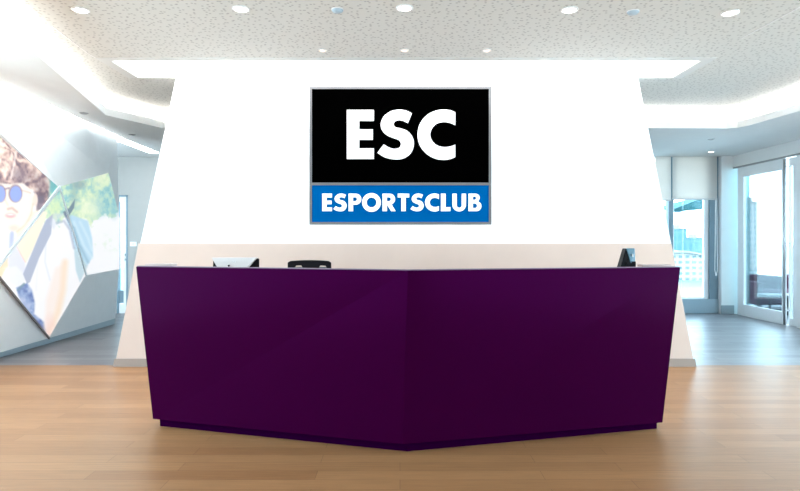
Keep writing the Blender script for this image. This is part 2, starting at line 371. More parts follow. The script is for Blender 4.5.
def glyph(ch, x0, x1, yb, yt, D, m, parent):
    w, loops = GL[ch]; X0, X1, Z0, Z1 = wx(x0, D), wx(x1, D), wz(yb, D), wz(yt, D)
    cu = bpy.data.curves.new('tmp', 'CURVE'); cu.dimensions = '2D'; cu.fill_mode = 'BOTH'; cu.extrude = .004
    for lp_ in loops:
        sp = cu.splines.new('POLY'); sp.points.add(len(lp_)-1); sp.use_cyclic_u = True
        for p, (a, b) in zip(sp.points, lp_): p.co = (a/w*(X1-X0), b*(Z1-Z0), 0, 1)
    tmp = bpy.data.objects.new('tmp', cu); C.objects.link(tmp)
    me = bpy.data.meshes.new_from_object(tmp.evaluated_get(bpy.context.evaluated_depsgraph_get()))
    bpy.data.objects.remove(tmp)
    me.transform(Matrix.Translation((X0, D, Z0)) @ Matrix.Rotation(math.pi/2, 4, 'X'))
    me.materials.clear(); me.materials.append(m); me.name = 'letter'
    o = bpy.data.objects.new('letter', me); C.objects.link(o); o.parent = parent; o.matrix_parent_inverse = parent.matrix_basis.inverted()
    return o
DS = DW-.05; 
X0, X1, ZT, ZB = wx(309.5, DS), wx(491.3, DS), wz(86.6, DS), wz(224.5, DS); zm0, zm1 = wz(185.3, DS), wz(182.6, DS)
t = thing('wall_sign', 'large framed black and blue club sign on the white wall', 'sign', ((X0+X1)/2, DW, ZB)); b = .027
m = MB().box(X0, DS-.006, ZB, X0+b, DW-.001, ZT).box(X1-b, DS-.006, ZB, X1, DW-.001, ZT).box(X0+b, DS-.006, ZB, X1-b, DW-.001, ZB+b).box(X0+b, DS-.006, ZT-b, X1-b, DW-.001, ZT).box(X0+b, DS-.006, zm0, X1-b, DW-.001, zm1)
m.build('sign_frame', SIGN_F, t)
p1 = MB().box(X0+b, DS, zm1, X1-b, DW-.002, ZT-b).build('upper_panel', SIGN_K, t)
p2 = MB().box(X0+b, DS, ZB+b, X1-b, DW-.002, zm0).build('lower_panel', SIGN_B, t)
for ch, a, c_ in (('E', 346.9, 373.9), ('S', 377.4, 413.9), ('C', 417.5, 455.2)): glyph(ch, a, c_, 159, 110, DS-.004, SIGN_W, p1)
for ch, a, c_ in zip('ESPORTSCLUB', (322.2,333.4,348.6,362.1,382.5,397.7,410.4,425,440.9,452.4,468.5), (332,346.7,361.3,380.9,395.6,409.2,423.7,438.9,450.4,466,481.4)):
    glyph(ch, a, c_, 211.2, 193.6, DS-.004, SIGN_W, p2)

# ================================================================ LEFT FACETED WALL
PN = Vector((1, 0, -.15)).normalized(); PO = Vector((-4.53, 0, 0))
CAM = Vector((0, 0, EYE))
def hit(px, py, off=0):
    d = Vector(((px-HX)/F, 1, -(py-HY)/F)); return CAM+d*((PO+PN*off-CAM).dot(PN)/d.dot(PN))
T0, T1, T2, T3 = (-100, 39), (-8, 81), (85, 124), (117, 139)
AP, UL, FL_, LL, R1, R2, R3, R4, LW, BT, B0 = (58, 187), (-100, 51), (-7, 271), (-100, 159), (108, 173), (119.3, 218), (119, 269), (115.6, 311), (85, 275), (48, 338.4), (-100, 382)
R5 = (115.5, 318.4)
OFF = {AP: .02, UL: .0, FL_: .03, LL: .0, R1: .02, LW: .02, BT: .0, T0: .06, T1: -.06, T2: .01, T3: -.08, R2: -.06, R3: -.06, R4: -.05, R5: -.05, B0: .06}
V = {k: hit(*k, OFF[k]) for k in OFF}
def facet_piece(poly, m):
    vs = [m.bm.verts.new(V[k]) for k in poly]; m.bm.faces.new(vs)
m = MB()
for poly in ((T0, T1, AP, UL), (T1, T2, R1), (T1, R1, AP), (T2, T3, R1), (T3, R2, R1), (LW, R3, R4), (LW, R4, R5), (LW, R5, BT), (LL, FL_, BT), (LL, BT, B0),
             (UL, AP, FL_), (UL, FL_, LL), (AP, LW, FL_), (FL_, LW, BT), (AP, R1, R2), (AP, R2, LW), (R2, R3, LW)):
    facet_piece(poly, m)
bmesh.ops.remove_doubles(m.bm, verts=m.bm.verts, dist=.0005)
r = bmesh.ops.extrude_face_region(m.bm, geom=m.bm.faces[:])
for v in r['geom']:
    if isinstance(v, bmesh.types.BMVert): v.co += Vector((-.35, 0, .0))
struct(m.build('wall_left', W_FACET), 'white faceted slanting wall that carries the photo mural', 'wall')
# recessed plinth
a, b_ = hit(-100, 388, -.06), hit(115.5, 322, -.06)
m = MB().prism([(a.x-.25, a.y), (a.x, a.y), (b_.x, b_.y-.03), (b_.x-.25, b_.y-.03)], 0, .16)
struct(m.build('baseboard_left', PLINTH), 'pale blue grey plinth under the faceted wall', 'baseboard')

# ---- mural: printed picture on three facets
rng = np.random.default_rng(3)
def lat(n=64): return rng.random((n, n))
LATS = [lat() for _ in range(4)]
def vnoise(x, y, s, k=0):
    u, v = x/s, y/s; i, j = np.floor(u).astype(int), np.floor(v).astype(int); fu, fv = u-i, v-j
    fu, fv = fu*fu*(3-2*fu), fv*fv*(3-2*fv); A = LATS[k]; g = lambda a, b: A[a % 64, b % 64]
    return (g(i, j)*(1-fu)+g(i+1, j)*fu)*(1-fv)+(g(i, j+1)*(1-fu)+g(i+1, j+1)*fu)*fv
def fbm(x, y, s, k=0): return .55*vnoise(x, y, s, k)+.3*vnoise(x+9, y+4, s/2.1, (k+1) % 4)+.15*vnoise(x, y+7, s/4.3, (k+2) % 4)
def poly_mask(x, y, P, soft=.7):
    ins = np.zeros(x.shape, bool); dist = np.full(x.shape, 1e9); n = len(P)
    for i in range(n):
        (x1, y1), (x2, y2) = P[i], P[(i+1) % n]
        c_ = ((y1 > y) != (y2 > y)) & (x < (x2-x1)*(y-y1)/((y2-y1) if y2 != y1 else 1e-9)+x1); ins ^= c_
        L2 = (x2-x1)**2+(y2-y1)**2; t_ = np.clip(((x-x1)*(x2-x1)+(y-y1)*(y2-y1))/L2, 0, 1)
        dist = np.minimum(dist, np.hypot(x-x1-t_*(x2-x1), y-y1-t_*(y2-y1)))
    return np.clip(.5+np.where(ins, dist, -dist)/(2*soft), 0, 1)
def ell(x, y, cx, cy, rx, ry, soft=.15):
    return np.clip(.5+(1-np.hypot((x-cx)/rx, (y-cy)/ry))/(2*soft), 0, 1)
def line_mask(x, y, P, w, soft=.6):
    dist = np.full(x.shape, 1e9)
    for (x1, y1), (x2, y2) in zip(P, P[1:]):
        L2 = (x2-x1)**2+(y2-y1)**2; t_ = np.clip(((x-x1)*(x2-x1)+(y-y1)*(y2-y1))/L2, 0, 1)
        dist = np.minimum(dist, np.hypot(x-x1-t_*(x2-x1), y-y1-t_*(y2-y1)))
    return np.clip(.5+(w-dist)/(2*soft), 0, 1)
def print_colour(x, y):
    x = np.asarray(x, float); y = np.asarray(y, float)
    c = np.ones(x.shape+(3,))*np.array([252, 251, 253.])
    def put(mask, col):
        nonlocal c
        mask = mask[..., None]; c = c*(1-mask)+np.asarray(col, float)*mask
    def mixc(t_, stops):
        t_ = np.clip(t_, 0, 1)*(len(stops)-1); i = np.clip(t_.astype(int), 0, len(stops)-2); f = (t_-i)[..., None]; A = np.array(stops, float)
        return A[i]*(1-f)+A[i+1]*f
    # foliage behind
    n1 = np.clip((fbm(x*1.3, y, 4, 0)-.28)*2.2, 0, 1); n2 = fbm(x, y, 22, 1)
    fol = mixc(.55*n1+.45*np.clip((n2-.2)*1.8, 0, 1), [(138, 196, 204), (172, 216, 212), (205, 232, 205), (224, 242, 205), (242, 250, 222)])
    edge = 222+3*np.sin(x*.35)+4*(fbm(x, y, 6, 2)-.5)*4-8*np.clip((x-100)/18, 0, 1)
    put(np.clip((edge-y)/3, 0, 1)*(x > 44), fol)
    put(ell(x, y, 78, 184, 7, 5, .5)*.75, (150, 172, 178)); put(ell(x, y, 74, 196, 4, 9, .6)*.6, (150, 185, 185))
    put(ell(x, y, 100, 206, 8, 9, .6)*.45, (160, 208, 218)); put(ell(x, y, 114, 208, 4, 9, .6)*.5, (150, 202, 214))
    put(ell(x, y, 90, 208, 9, 9, .6)*.6, (240, 249, 220)); put(ell(x, y, 100, 182, 5, 7, .6)*.5, (232, 244, 214))
    g2 = np.clip((fbm(x, y, 5, 3)-.5)*4, 0, 1)*np.clip(1-abs(y-243)/11, 0, 1)*(x > 92); put(g2*.55, (220, 240, 215))
    put(ell(x, y, 52, 186, 5, 8, .3)*.8, (105, 180, 190)); put(ell(x, y, 55, 206, 6, 10, .4)*.6, (222, 240, 190))
    put(ell(x, y, 1, 139, 8, 5, .3), (150, 175, 150))
    # hair
    H = [(-12, 132), (0, 137), (12, 141), (24, 149), (34, 160), (44, 170), (50, 182), (49, 196), (47, 206), (41, 213), (36, 210), (37, 198), (33, 190), (28, 189), (24, 184), (12, 186), (0, 186), (-60, 190), (-60, 120)]
    hm = poly_mask(x, y, H, 1.6)
    ang = np.arctan2(y-150, x-12); rad = np.hypot(x-12, y-150)
    st = .5+.5*np.sin(ang*7+rad*.3+11*fbm(x, y, 11, 1)); hn = fbm(x*1.5, y, 5, 2)
    tt = .34*st+.85*hn+.18*(170-y)/40
    hair = mixc(np.clip((tt-.25)*1.5, 0, 1), [(128, 112, 124), (178, 152, 152), (220, 190, 182), (246, 222, 208), (254, 242, 234)])
    put(hm, hair)
    put(ell(x, y, 20, 176, 8, 9, .5)*.55, (120, 108, 125)); put(ell(x, y, 42, 186, 6, 10, .5)*.5, (115, 98, 112)); put(ell(x, y, 33, 178, 5, 9, .5)*.35, (125, 105, 115))
    put(line_mask(x, y, [(16, 151), (14, 165), (11, 178)], .9)*.7, (254, 242, 238)); put(line_mask(x, y, [(0, 158), (8, 152), (16, 150)], .9)*.5, (190, 150, 140))
    # face, neck
    put(poly_mask(x, y, [(-30, 184), (0, 183), (9, 184), (22, 183), (30, 189), (33, 198), (34, 206), (31, 216), (26, 225), (20, 231), (13, 233), (8, 229), (5, 222), (0, 226), (-30, 235)], 1), (255, 244, 232))
    put(ell(x, y, 3, 236, 9, 10, .5)*.5, (255, 240, 236))
    put(poly_mask(x, y, [(31, 212), (40, 209), (47, 213), (41, 232), (34, 248), (26, 263), (20, 255), (16, 240), (16, 231), (26, 225)], 1), (255, 242, 222))
    put(poly_mask(x, y, [(36, 196), (44, 196), (43, 208), (37, 211)], 1)*.75, (125, 118, 135))
    put(ell(x, y, 35, 200, 2.8, 6, .3), (254, 228, 216))
    put(line_mask(x, y, [(33, 204), (31, 215), (25, 225), (17, 232)], .7, 1)*.5, (225, 190, 165))
    # features
    put(line_mask(x, y, [(8, 209), (12, 208), (17, 212)], 1.3, .9)*.75, (215, 180, 172)); put(ell(x, y, 10.5, 215.5, 5.2, 2.6, .35), (253, 190, 192))
    put(ell(x, y, 10.5, 214.5, 3.2, .8, .5), (255, 244, 242)); put(ell(x, y, 14, 228, 5, 3, .5)*.4, (230, 195, 180))
    put(line_mask(x, y, [(6, 190), (5, 200), (8, 205)], .8, .9)*.35, (235, 190, 160))
    for ex, rx in ((.2, 4.8), (15.4, 6)):
        put(ell(x, y, ex, 193.5, rx+1, 9, .12)*.7, (130, 110, 130)); put(ell(x, y, ex+.4, 194, rx-.3, 7.8, .12), (158, 177, 247))
    put(line_mask(x, y, [(5, 189), (9, 188)], .8)*.8, (140, 120, 140)); put(line_mask(x, y, [(21, 190), (31, 193)], .7)*.4, (190, 150, 140))
    # arm at left, vest, shirt
    put(poly_mask(x, y, [(-40, 250), (0, 262), (9, 255), (10, 264), (4, 272), (0, 282), (-40, 270)], 1), (255, 234, 204))
    put(poly_mask(x, y, [(8, 233), (15, 233), (17, 248), (25, 263), (26, 276), (22, 288), (10, 282), (8, 262)], 1.2), (232, 234, 250))
    put(line_mask(x, y, [(12, 233), (11, 248)], 1.8, 1)*.8, (185, 196, 236)); put(line_mask(x, y, [(17, 247), (25, 262)], .5)*.5, (250, 190, 180))
    put(poly_mask(x, y, [(5, 268), (16, 266), (26, 276), (26, 284), (18, 290), (8, 282)], 1.4)*.8, (244, 246, 249))
    put(line_mask(x, y, [(46, 240), (45, 262), (50, 280)], .7, .9)*.5, (215, 224, 244)); put(line_mask(x, y, [(38, 258), (36, 290)], .6, .9)*.25, (225, 228, 240))
    # strap
    put(poly_mask(x, y, [(53, 214), (46, 220), (40, 233), (33, 250), (23, 274), (27, 284), (30, 282), (39, 258), (51, 234)], .6), (184, 192, 212))
    put(poly_mask(x, y, [(54, 213), (50, 224), (54, 230), (58, 219), (66, 214)], 1)*.5, (215, 222, 235))
    # jeans / pocket
    jn = fbm(x, y, 5, 1)
    put(poly_mask(x, y, [(16, 288), (27, 283), (32, 290), (35, 304), (34, 314), (44, 322), (46, 334), (36, 326), (20, 300)], 1), mixc(jn*1.2-.1, [(100, 122, 180), (160, 180, 218), (205, 212, 236)]))
    put(line_mask(x, y, [(24, 284), (18, 290)], 1.2)*.7, (130, 160, 170)); put(line_mask(x, y, [(34, 319), (45, 331)], 1.5, .8)*.7, (112, 108, 150))
    # forearm lower right
    put(poly_mask(x, y, [(48, 342), (44, 330), (46, 300), (55, 268), (66, 262), (64, 290), (60, 312)], 2.5)*.85, (255, 240, 232))
    put(line_mask(x, y, [(65, 262), (63, 290), (58, 312), (50, 332)], 3, 2.5)*.7, (255, 228, 200)); put(ell(x, y, 50, 328, 5, 12, .5)*.5, (250, 212, 204))
    # backpack
    put(poly_mask(x, y, [(66, 219), (72, 215), (88, 221), (92, 238), (93, 256), (86, 268), (80, 282), (76, 270), (74, 246), (70, 230)], .9), (192, 224, 243))
    for P_ in ([(74, 222), (84, 246), (92, 258)], [(80, 222), (88, 238), (92, 250)]): put(line_mask(x, y, P_, 1.3, 1)*.6, (224, 242, 251))
    put(line_mask(x, y, [(74, 228), (79, 244), (88, 262)], 1.4, 1)*.55, (150, 186, 208)); put(poly_mask(x, y, [(74, 246), (82, 258), (88, 266), (80, 282), (76, 270)], 1)*.6, (208, 222, 224))
    put(line_mask(x, y, [(57, 223), (64, 221), (70, 230), (74, 248)], 1.2, .9)*.55, (165, 175, 200))
    put(poly_mask(x, y, [(63, 212), (69, 208), (75, 199), (74, 208), (69, 216), (66, 218)], .6)*.85, (108, 128, 150))
    put(line_mask(x, y, [(65, 214), (72, 227)], 1.2, .8)*.6, (120, 130, 155))
    c = np.clip(c, 0, 255)/255; return np.where(c <= .04045, c/12.92, ((c+.055)/1.055)**2.4)
pm = bpy.data.materials.new('printed photo mural'); pm.use_nodes = True
an = pm.node_tree.nodes.new('ShaderNodeAttribute'); an.attribute_name = 'print'
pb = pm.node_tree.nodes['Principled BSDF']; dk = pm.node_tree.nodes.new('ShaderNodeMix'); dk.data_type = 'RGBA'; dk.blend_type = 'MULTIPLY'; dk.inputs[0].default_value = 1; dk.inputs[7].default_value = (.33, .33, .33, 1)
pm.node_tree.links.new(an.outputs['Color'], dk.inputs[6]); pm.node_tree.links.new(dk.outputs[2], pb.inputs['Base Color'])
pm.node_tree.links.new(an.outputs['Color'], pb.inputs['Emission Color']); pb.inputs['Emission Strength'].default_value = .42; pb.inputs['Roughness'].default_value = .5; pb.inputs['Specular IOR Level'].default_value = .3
mural = thing('photo_mural', 'large angular photo print of person in blue sunglasses on faceted wall', 'mural', tuple(V[LW]))
def facet_print(tris):
    n = 150; vs, fs, px = [], [], []
    for (a, b, c_) in tris:
        A, B, Cc = (V[k]+PN*.008 for k in (a, b, c_)); base = len(vs)
        # perspective-correct pixel position is recovered from the 3D point itself
        for i in range(n+1):
            for j in range(n+1-i):
                vs.append(A+(B-A)*(i/n)+(Cc-A)*(j/n))
        idx = {}; q = base
        for i in range(n+1):
            for j in range(n+1-i): idx[i, j] = q; q += 1
        for i in range(n):
            for j in range(n-i):
                fs.append((idx[i, j], idx[i+1, j], idx[i, j+1]))
                if i+j < n-1: fs.append((idx[i+1, j], idx[i+1, j+1], idx[i, j+1]))
    me = bpy.data.meshes.new('printed_panel'); me.from_pydata([tuple(v) for v in vs], [], fs)
    arr = np.array([tuple(v) for v in vs])
    col = print_colour(HX+F*arr[:, 0]/arr[:, 1], HY-F*(arr[:, 2]-EYE)/arr[:, 1])
    at_ = me.attributes.new('print', 'FLOAT_COLOR', 'POINT')
    at_.data.foreach_set('color', np.concatenate([col, np.ones((len(col), 1))], 1).astype(np.float32).ravel())
    me.materials.append(pm); o = bpy.data.objects.new('printed_panel', me); C.objects.link(o); o.parent = mural
    o.matrix_parent_inverse = mural.matrix_basis.inverted(); return o
facet_print([(UL, AP, FL_), (UL, FL_, LL)])
facet_print([(AP, LW, FL_), (FL_, LW, BT)])
facet_print([(AP, R1, R2), (AP, R2, LW), (R2, R3, LW)])
def joint(a, b, w, m):
    A, B = V[a]+PN*.012, V[b]+PN*.012; d = (B-A).normalized(); s_ = d.cross(PN).normalized()*w
    MB().slab([A-s_, B-s_, B+s_, A+s_], PN*.015).build('joint_strip', m, mural)
JN = mat('pale blue joint strip', (.80, .88, .92, 1), .5, .3, noise=.02); JD = mat('dark panel edge', (.22, .20, .20, 1), .5, .3, noise=.05)
joint(AP, FL_, .022, JN); joint(AP, LW, .012, JN); joint(LL, BT, .012, JD); joint(FL_, BT, .009, JD)

# linear light in the lower ceiling beyond the faceted wall
t = thing('linear_ceiling_light', 'thin diagonal light line in the lower ceiling along the top of the faceted wall', 'ceiling light', (*onz(84, 121, ZS), ZS))
m = MB(); LP_ = [onz(-60, 57, ZS), onz(60, 109.5, ZS), onz(118, 136.5, ZS), onz(158.5, 152.5, ZS)]
for k_, (a, b_) in enumerate(zip(LP_, LP_[1:])):
    d = (Vector(b_)-Vector(a)).normalized(); q = Vector((-d.y, d.x))*(.2 if k_ < 2 else .16)
    m.prism([a, b_, (b_[0]+q.x, b_[1]+q.y), (a[0]+q.x, a[1]+q.y)], ZS-.008, ZS-.001)
m.build('diffuser', mat('line light diffuser', (1, 1, 1, 1), .5, 0, emit=8, emcol=(.95, 1, 1, 1)), t)

# ================================================================ RIGHT: WINDOW WALL AND GLAZED DOORS
D = DB; zs = wz(299, D)
X = lambda px: wx(px, D)
m = MB().box(X(640), D-.02, 0, X(719), D+.15, zs)          # sill box
struct(m.build('wall_sill', mat('blue grey sill box', (.34, .45, .52, 1), .5, .3, noise=.03), None, .004), 'blue grey sill box under the far right window', 'wall')
m = MB().box(0, D, 0, X(640), D+.15, ZS)
struct(m.build('wall_far', W_GREY), 'far wall hidden behind the white wall', 'wall')
struct(MB().box(X(718), D-.12, 0, XR+.05, D+.15, ZS).build('wall_pillar', mat('white pillar paint', (.92, .92, .92, 1), .6, .2, noise=.02)), 'white corner pillar between window and glazed doors', 'wall')
struct(MB().box(X(718)-.01, D-.135, 0, XR-.02, D-.12, .16).build('baseboard_right', mat('grey pillar base', (.36, .42, .46, 1), .5, .3, noise=.03)), 'grey baseboard around the white pillar', 'baseboard')
t = struct(thing('window_1', 'tall window with white inner frame overlooking the city', 'window', (X(690), D, zs)))
MB().box(X(668.5), D-.01, zs, X(673), D+.12, ZS).box(X(709.3), D-.01, zs, X(718), D+.14, ZS).build('window_frame', G_FRAME, t)
MB().box(X(673), D+.03, zs, X(674.6), D+.1, ZS).box(X(705), D+.03, zs, X(709.3), D+.1, ZS).box(X(674.6), D+.03, zs, X(705), D+.1, zs+.03).box(X(640), D+.03, zs, X(668.5), D+.1, zs+.03).build('inner_frame', W_FRAME, t)
MB().box(X(674.6), D+.06, zs, X(705), D+.07, ZS).build('pane', GLASS, t); MB().box(X(640), D+.06, zs, X(668.5), D+.07, ZS).build('pane', GLASS, t)
def blind(a, b, yb, label, d=D-.05):
    zb = wz(yb, d); t = thing('roller_blind', label, 'blind', ((wx(a, d)+wx(b, d))/2, d, ZS), 'pale roller blinds')
    MB().box(wx(a, d), d, zb, wx(b, d), d+.004, ZS-.001).build('fabric', BLIND, t)
    MB().tube((wx(a, d), d+.002, zb), (wx(b, d), d+.002, zb), .018).build('bottom_bar', SATIN, t)
    return t
blind(655, 671, 200, 'narrow pale roller blind nearest the white wall')
t = blind(672.5, 717, 199, 'wide pale roller blind half lowered over the city window')
m = MB(); pts = [(715.5, 200), (715.2, 240), (714.8, 270), (716, 276), (717.5, 270), (717.2, 240), (716.8, 200)]
for p, q_ in zip(pts, pts[1:]): m.tube(at(*p, D-.145), at(*q_, D-.145), .006, 6)
m.build('pull_cord', W_FRAME, t)

# glazed wall along x = XR ; y from pixel column
def yy(px): return F*XR/(px-HX)
HB = 2.66                             # underside of header
YE = D-.12
struct(MB().box(XR-.03, YR, HB, XR+.12, YE, ZS-.001).build('trim_7', mat('white door header', (.92, .91, .90, 1), .5, .3, noise=.02)), 'white header beam above the glazed doors', 'trim')
struct(MB().box(XR-.035, YR, HB-.012, XR+.0, YE, HB+.012).build('trim_8', mat('grey sliding track', (.38, .38, .38, 1), .5, .3, noise=.03)), 'dark sliding track under the header beam', 'trim')
GH = HB-.015
t = struct(thing('window_2', 'narrow fixed glass panel between pillar and sliding door', 'window', (XR+.06, (yy(731)+yy(745))/2, 0)))
MB().box(XR+.06, yy(745.5), .02, XR+.072, YE, GH).build('pane', GLASS_G, t)
MB().box(XR+.045, yy(745.5), 0, XR+.09, YE, .02).build('floor_channel', CHROME, t)
def sliding(name, label, a, b, st0, st1, top, rail, pane=True, x=XR):
    """leaf between image columns a (far) and b (near)"""
    y1, y0 = yy(a), yy(b); t = struct(thing(name, label, 'door', (x, (y0+y1)/2, 0)))
    MB().box(x-.02, y1-st0, .004, x+.03, y1, GH).box(x-.02, y0, .004, x+.03, y0+st1, GH).box(x-.02, y0+st1, .004, x+.03, y1-st0, rail).box(x-.02, y0+st1, top, x+.03, y1-st0, GH).build('door_frame', W_FRAME, t, .004)
    MB().box(x, y0+st1, rail, x+.008, y1-st0, top).build('pane', GLASS, t)
    return t
ya, yb = yy(738.5), yy(789)
t = sliding('door_2', 'white framed sliding glass door with long metal pull bar', 738.5, 785, yy(738.5)-yy(744.5), .05, 2.47, .21)
yp = F*(XR-.10)/384.3
m = MB().tube((XR-.10, yp, .03), (XR-.10, yp, GH-.03), .017, 14)
h_ = m.build('pull_bar', CHROME, t, smooth=True)
m = MB()
for z in (.25, 1.3, 2.5): m.tube((XR-.10, yp, z), (XR-.015, yp, z), .012, 10)
m.build('bar_bracket', CHROME, h_)
t = sliding('door_3', 'white framed glass door at the right edge of the view', 785.3, 797.5, .02, yy(789.5)-yy(797.2), 2.52, .12, x=XR+.07)
t = sliding('door_4', 'white framed glass door leaving the view at far right', 797.8, 890, .25, .25, 2.47, .21)
t = sliding('door_5', 'white framed glass door outside the view on the right', 892, 1100, .1, .1, 2.47, .21)

# ================================================================ CEILING FITTINGS
def downlight(px, py, z, r, lens, label, group):
    x, y = onz(px, py, z); t = thing('ceiling_downlight', label, 'downlight', (x, y, z), group)
    MB().lathe([(r, .0), (r, -.008), (r*.8, -.012), (r*.74, -.004), (r*.74, .0)], (x, y, z)).build('trim_ring', SATIN, t, smooth=True)
    MB().lathe([(r*.74, -.003), (r*.4, -.010), (0, -.012)], (x, y, z)).build('lens', lens, t, smooth=True)
G1 = 'round white downlights in the front row of the perforated ceiling'
for px, py, l in ((80.5, 9.5, 'large round downlight at the left end of the front row'), (241, 8.5, 'large round downlight second from left in the front row'),
                  (404.5, 7.5, 'large round downlight in the middle of the front row'), (569.5, 9.5, 'large round downlight second from right in the front row'),
                  (730, 12.5, 'large round downlight at the right end of the front row')):
    downlight(px, py, ZC, .068, DOWNL, l, G1)
G2 = 'small warm spotlights along the bright ceiling trough'
for px, l in ((322.5, 'small warm spotlight above the left edge of the sign'), (404.5, 'small warm spotlight above the middle of the sign'), (487, 'small warm spotlight above the right edge of the sign')):
    downlight(px, 50, ZC, .042, DOWNW, l, G2)
downlight(711, 151.5, ZS, .065, DOWNL, 'round downlight in the lower ceiling near the roller blind', None)
for px, py, l in ((337.5, 9.5, 'pale blue round ceiling detector left of the middle downlight'), (633, 11.5, 'pale blue round ceiling detector right of the middle downlight')):
    x, y = onz(px, py, ZC); t = thing('smoke_detector', l, 'detector', (x, y, ZC), 'round pale blue ceiling detectors')
    MB().lathe([(.045, 0), (.045, -.008), (.036, -.02), (.0, -.024)], (x, y, ZC)).build('cover', BLUEDISC, t, smooth=True)
    MB().lathe([(.05, 0), (.05, -.004), (.045, -.005)], (x, y, ZC)).build('base_ring', SATIN, t)
for px, py, l in ((84, 113, 'tiny sprinkler cap in the lower left ceiling nearest the cove'), (132, 134.5, 'tiny sprinkler cap in the lower ceiling beyond the faceted wall'), (711, 139, 'tiny sprinkler cap in the lower right ceiling above the downlight')):
    x, y = onz(px, py, ZS)
    tag(MB().lathe([(.05, 0), (.05, -.006), (.03, -.016), (0, -.018)], (x, y, ZS+.002)).build('sprinkler_cap', mat('grey cap', (.4, .4, .4, 1), .5, .3, noise=.03), smooth=True), l, 'sprinkler', 'flat sprinkler caps')

# ================================================================ RECEPTION DESK
HD = 1.157
A_, B_, C_ = Vector((-1.905, 4.33)), Vector((.050, 3.79)), Vector((1.974, 4.225))      # top front corners
a_, b2, c2_ = Vector((-1.775, 4.31)), Vector((.014, 3.778)), Vector((1.848, 4.225))    # bottom front corners
ZP = .065
desk = thing('reception_desk', 'large faceted glossy deep purple reception desk on wood floor', 'desk', (0, 4.2, 0))
def panel(T1, T2, L1, L2, th=.045):
    def n_(p, q): d = (q-p).normalized(); return Vector((-d.y, d.x))*th
    n = n_(T1, T2)
    m = MB().hexa([(L1.x, L1.y, ZP), (L2.x, L2.y, ZP), (L2.x+0, L2.y+th, ZP), (L1.x, L1.y+th, ZP), (T1.x, T1.y, HD), (T2.x, T2.y, HD), (T2.x, T2.y+th, HD), (T1.x, T1.y+th, HD)])
    return m.build('front_panel', PURPLE, desk)
panel(A_, B_, a_, b2); panel(B_, C_, b2, c2_)
for (T, Lw, s) in ((A_, a_, 1), (C_, c2_, -1)):
    m = MB().hexa([(Lw.x, Lw.y+.045, ZP), (Lw.x+s*.04, Lw.y+.045, ZP), (Lw.x+s*.06, Lw.y+.35, ZP), (Lw.x+s*.02, Lw.y+.35, ZP), (T.x, T.y+.045, HD), (T.x+s*.04, T.y+.045, HD), (T.x+s*.06, T.y+.35, HD), (T.x+s*.02, T.y+.35, HD)])
    m.build('side_panel', DESK_IN, desk)
# added strip: ceiling reflection on the glossy panel tops, put into its colour
e1, e2 = .006, .05
MB().prism([(A_.x+.004, A_.y+.006), (B_.x, B_.y+.006), (C_.x-.004, C_.y+.006), (C_.x-.004, C_.y+e2), (B_.x, B_.y+e2), (A_.x+.004, A_.y+e2)], HD, HD+e1).build('top_sheen', EDGE, desk)
# plinth
p0, p1, p2 = Vector((-1.742, 4.355)), Vector((.045, 3.832)), Vector((1.84, 4.297))
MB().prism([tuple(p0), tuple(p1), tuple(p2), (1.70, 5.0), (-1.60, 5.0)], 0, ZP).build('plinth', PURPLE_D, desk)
# worktop and low cabinets at each end
MB().prism([(a_.x+.10, 4.42), (b2.x, 3.90), (c2_.x-.12, 4.32), (c2_.x-.18, 4.95), (a_.x+.17, 4.98)], .72, .75).build('worktop', DESK_IN, desk)
MB().prism([(-1.69, 4.45), (-1.42, 4.45), (-1.42, 4.97), (-1.62, 4.97)], ZP+.002, .72).build('drawer_cabinet', DESK_IN, desk)
MB().prism([(1.45, 4.40), (1.72, 4.40), (1.62, 4.94), (1.45, 4.94)], ZP+.002, .72).build('drawer_cabinet', DESK_IN, desk)
d_ = 4.58
MB().box(wx(148, d_), d_-.06, .752, wx(175.5, d_), d_+.04, wz(263.6, d_)).build('upright_shelf', DESK_IN, desk, .004)
d_ = 4.50
MB().box(wx(639, d_), d_-.06, .752, wx(668, d_), d_+.04, wz(264.3, d_)).build('upright_shelf', DESK_IN, desk, .004)

# ---- white monitor seen from behind
d_ = 4.72; t = thing('computer_monitor', 'white backed computer monitor behind the desk left of the chair', 'monitor', (wx(235, d_), d_, .75))
def P(px, py, dd=0): q = at(px, py, d_+dd); return (q.x, q.y, q.z)
cx_ = wx(233.2, d_); zt = wz(257.8, d_)
MB().hexa([(cx_-.19, d_+.035, .86), (cx_+.19, d_+.035, .86), (cx_+.19, d_+.06, .86), (cx_-.19, d_+.06, .86), (cx_-.18, d_+.075, zt-.008), (cx_+.185, d_+.075, zt-.008), (cx_+.185, d_+.095, zt-.008), (cx_-.18, d_+.095, zt-.008)]).build('screen_bezel', BLACK, t, .004)
zk = zt-.095
MB().hexa([(cx_-.112, d_-.005, zk), (cx_+.098, d_-.005, zk), (cx_+.098, d_+.04, zk), (cx_-.112, d_+.04, zk), (cx_-.18, d_+.03, zt), (cx_+.175, d_+.03, zt), (cx_+.175, d_+.074, zt), (cx_-.18, d_+.074, zt)]).hexa([(cx_-.11, d_-.02, .92), (cx_+.08, d_-.02, .92), (cx_+.08, d_+.03, .92), (cx_-.11, d_+.03, .92), (cx_-.112, d_-.005, zk), (cx_+.098, d_-.005, zk), (cx_+.098, d_+.04, zk), (cx_-.112, d_+.04, zk)]).build('back_cover', WHITE_P, t)
MB().tube((cx_-.035, d_-.004, 1.148), (cx_-.035, d_+.02, 1.148), .008, 10).build('lock_slot', BLACK, t)
for k in range(2):
    MB().box(cx_-.01+k*.016, d_+.012, 1.168, cx_-.002+k*.016, d_+.02, 1.184).build('embossed_mark', SATIN, t)
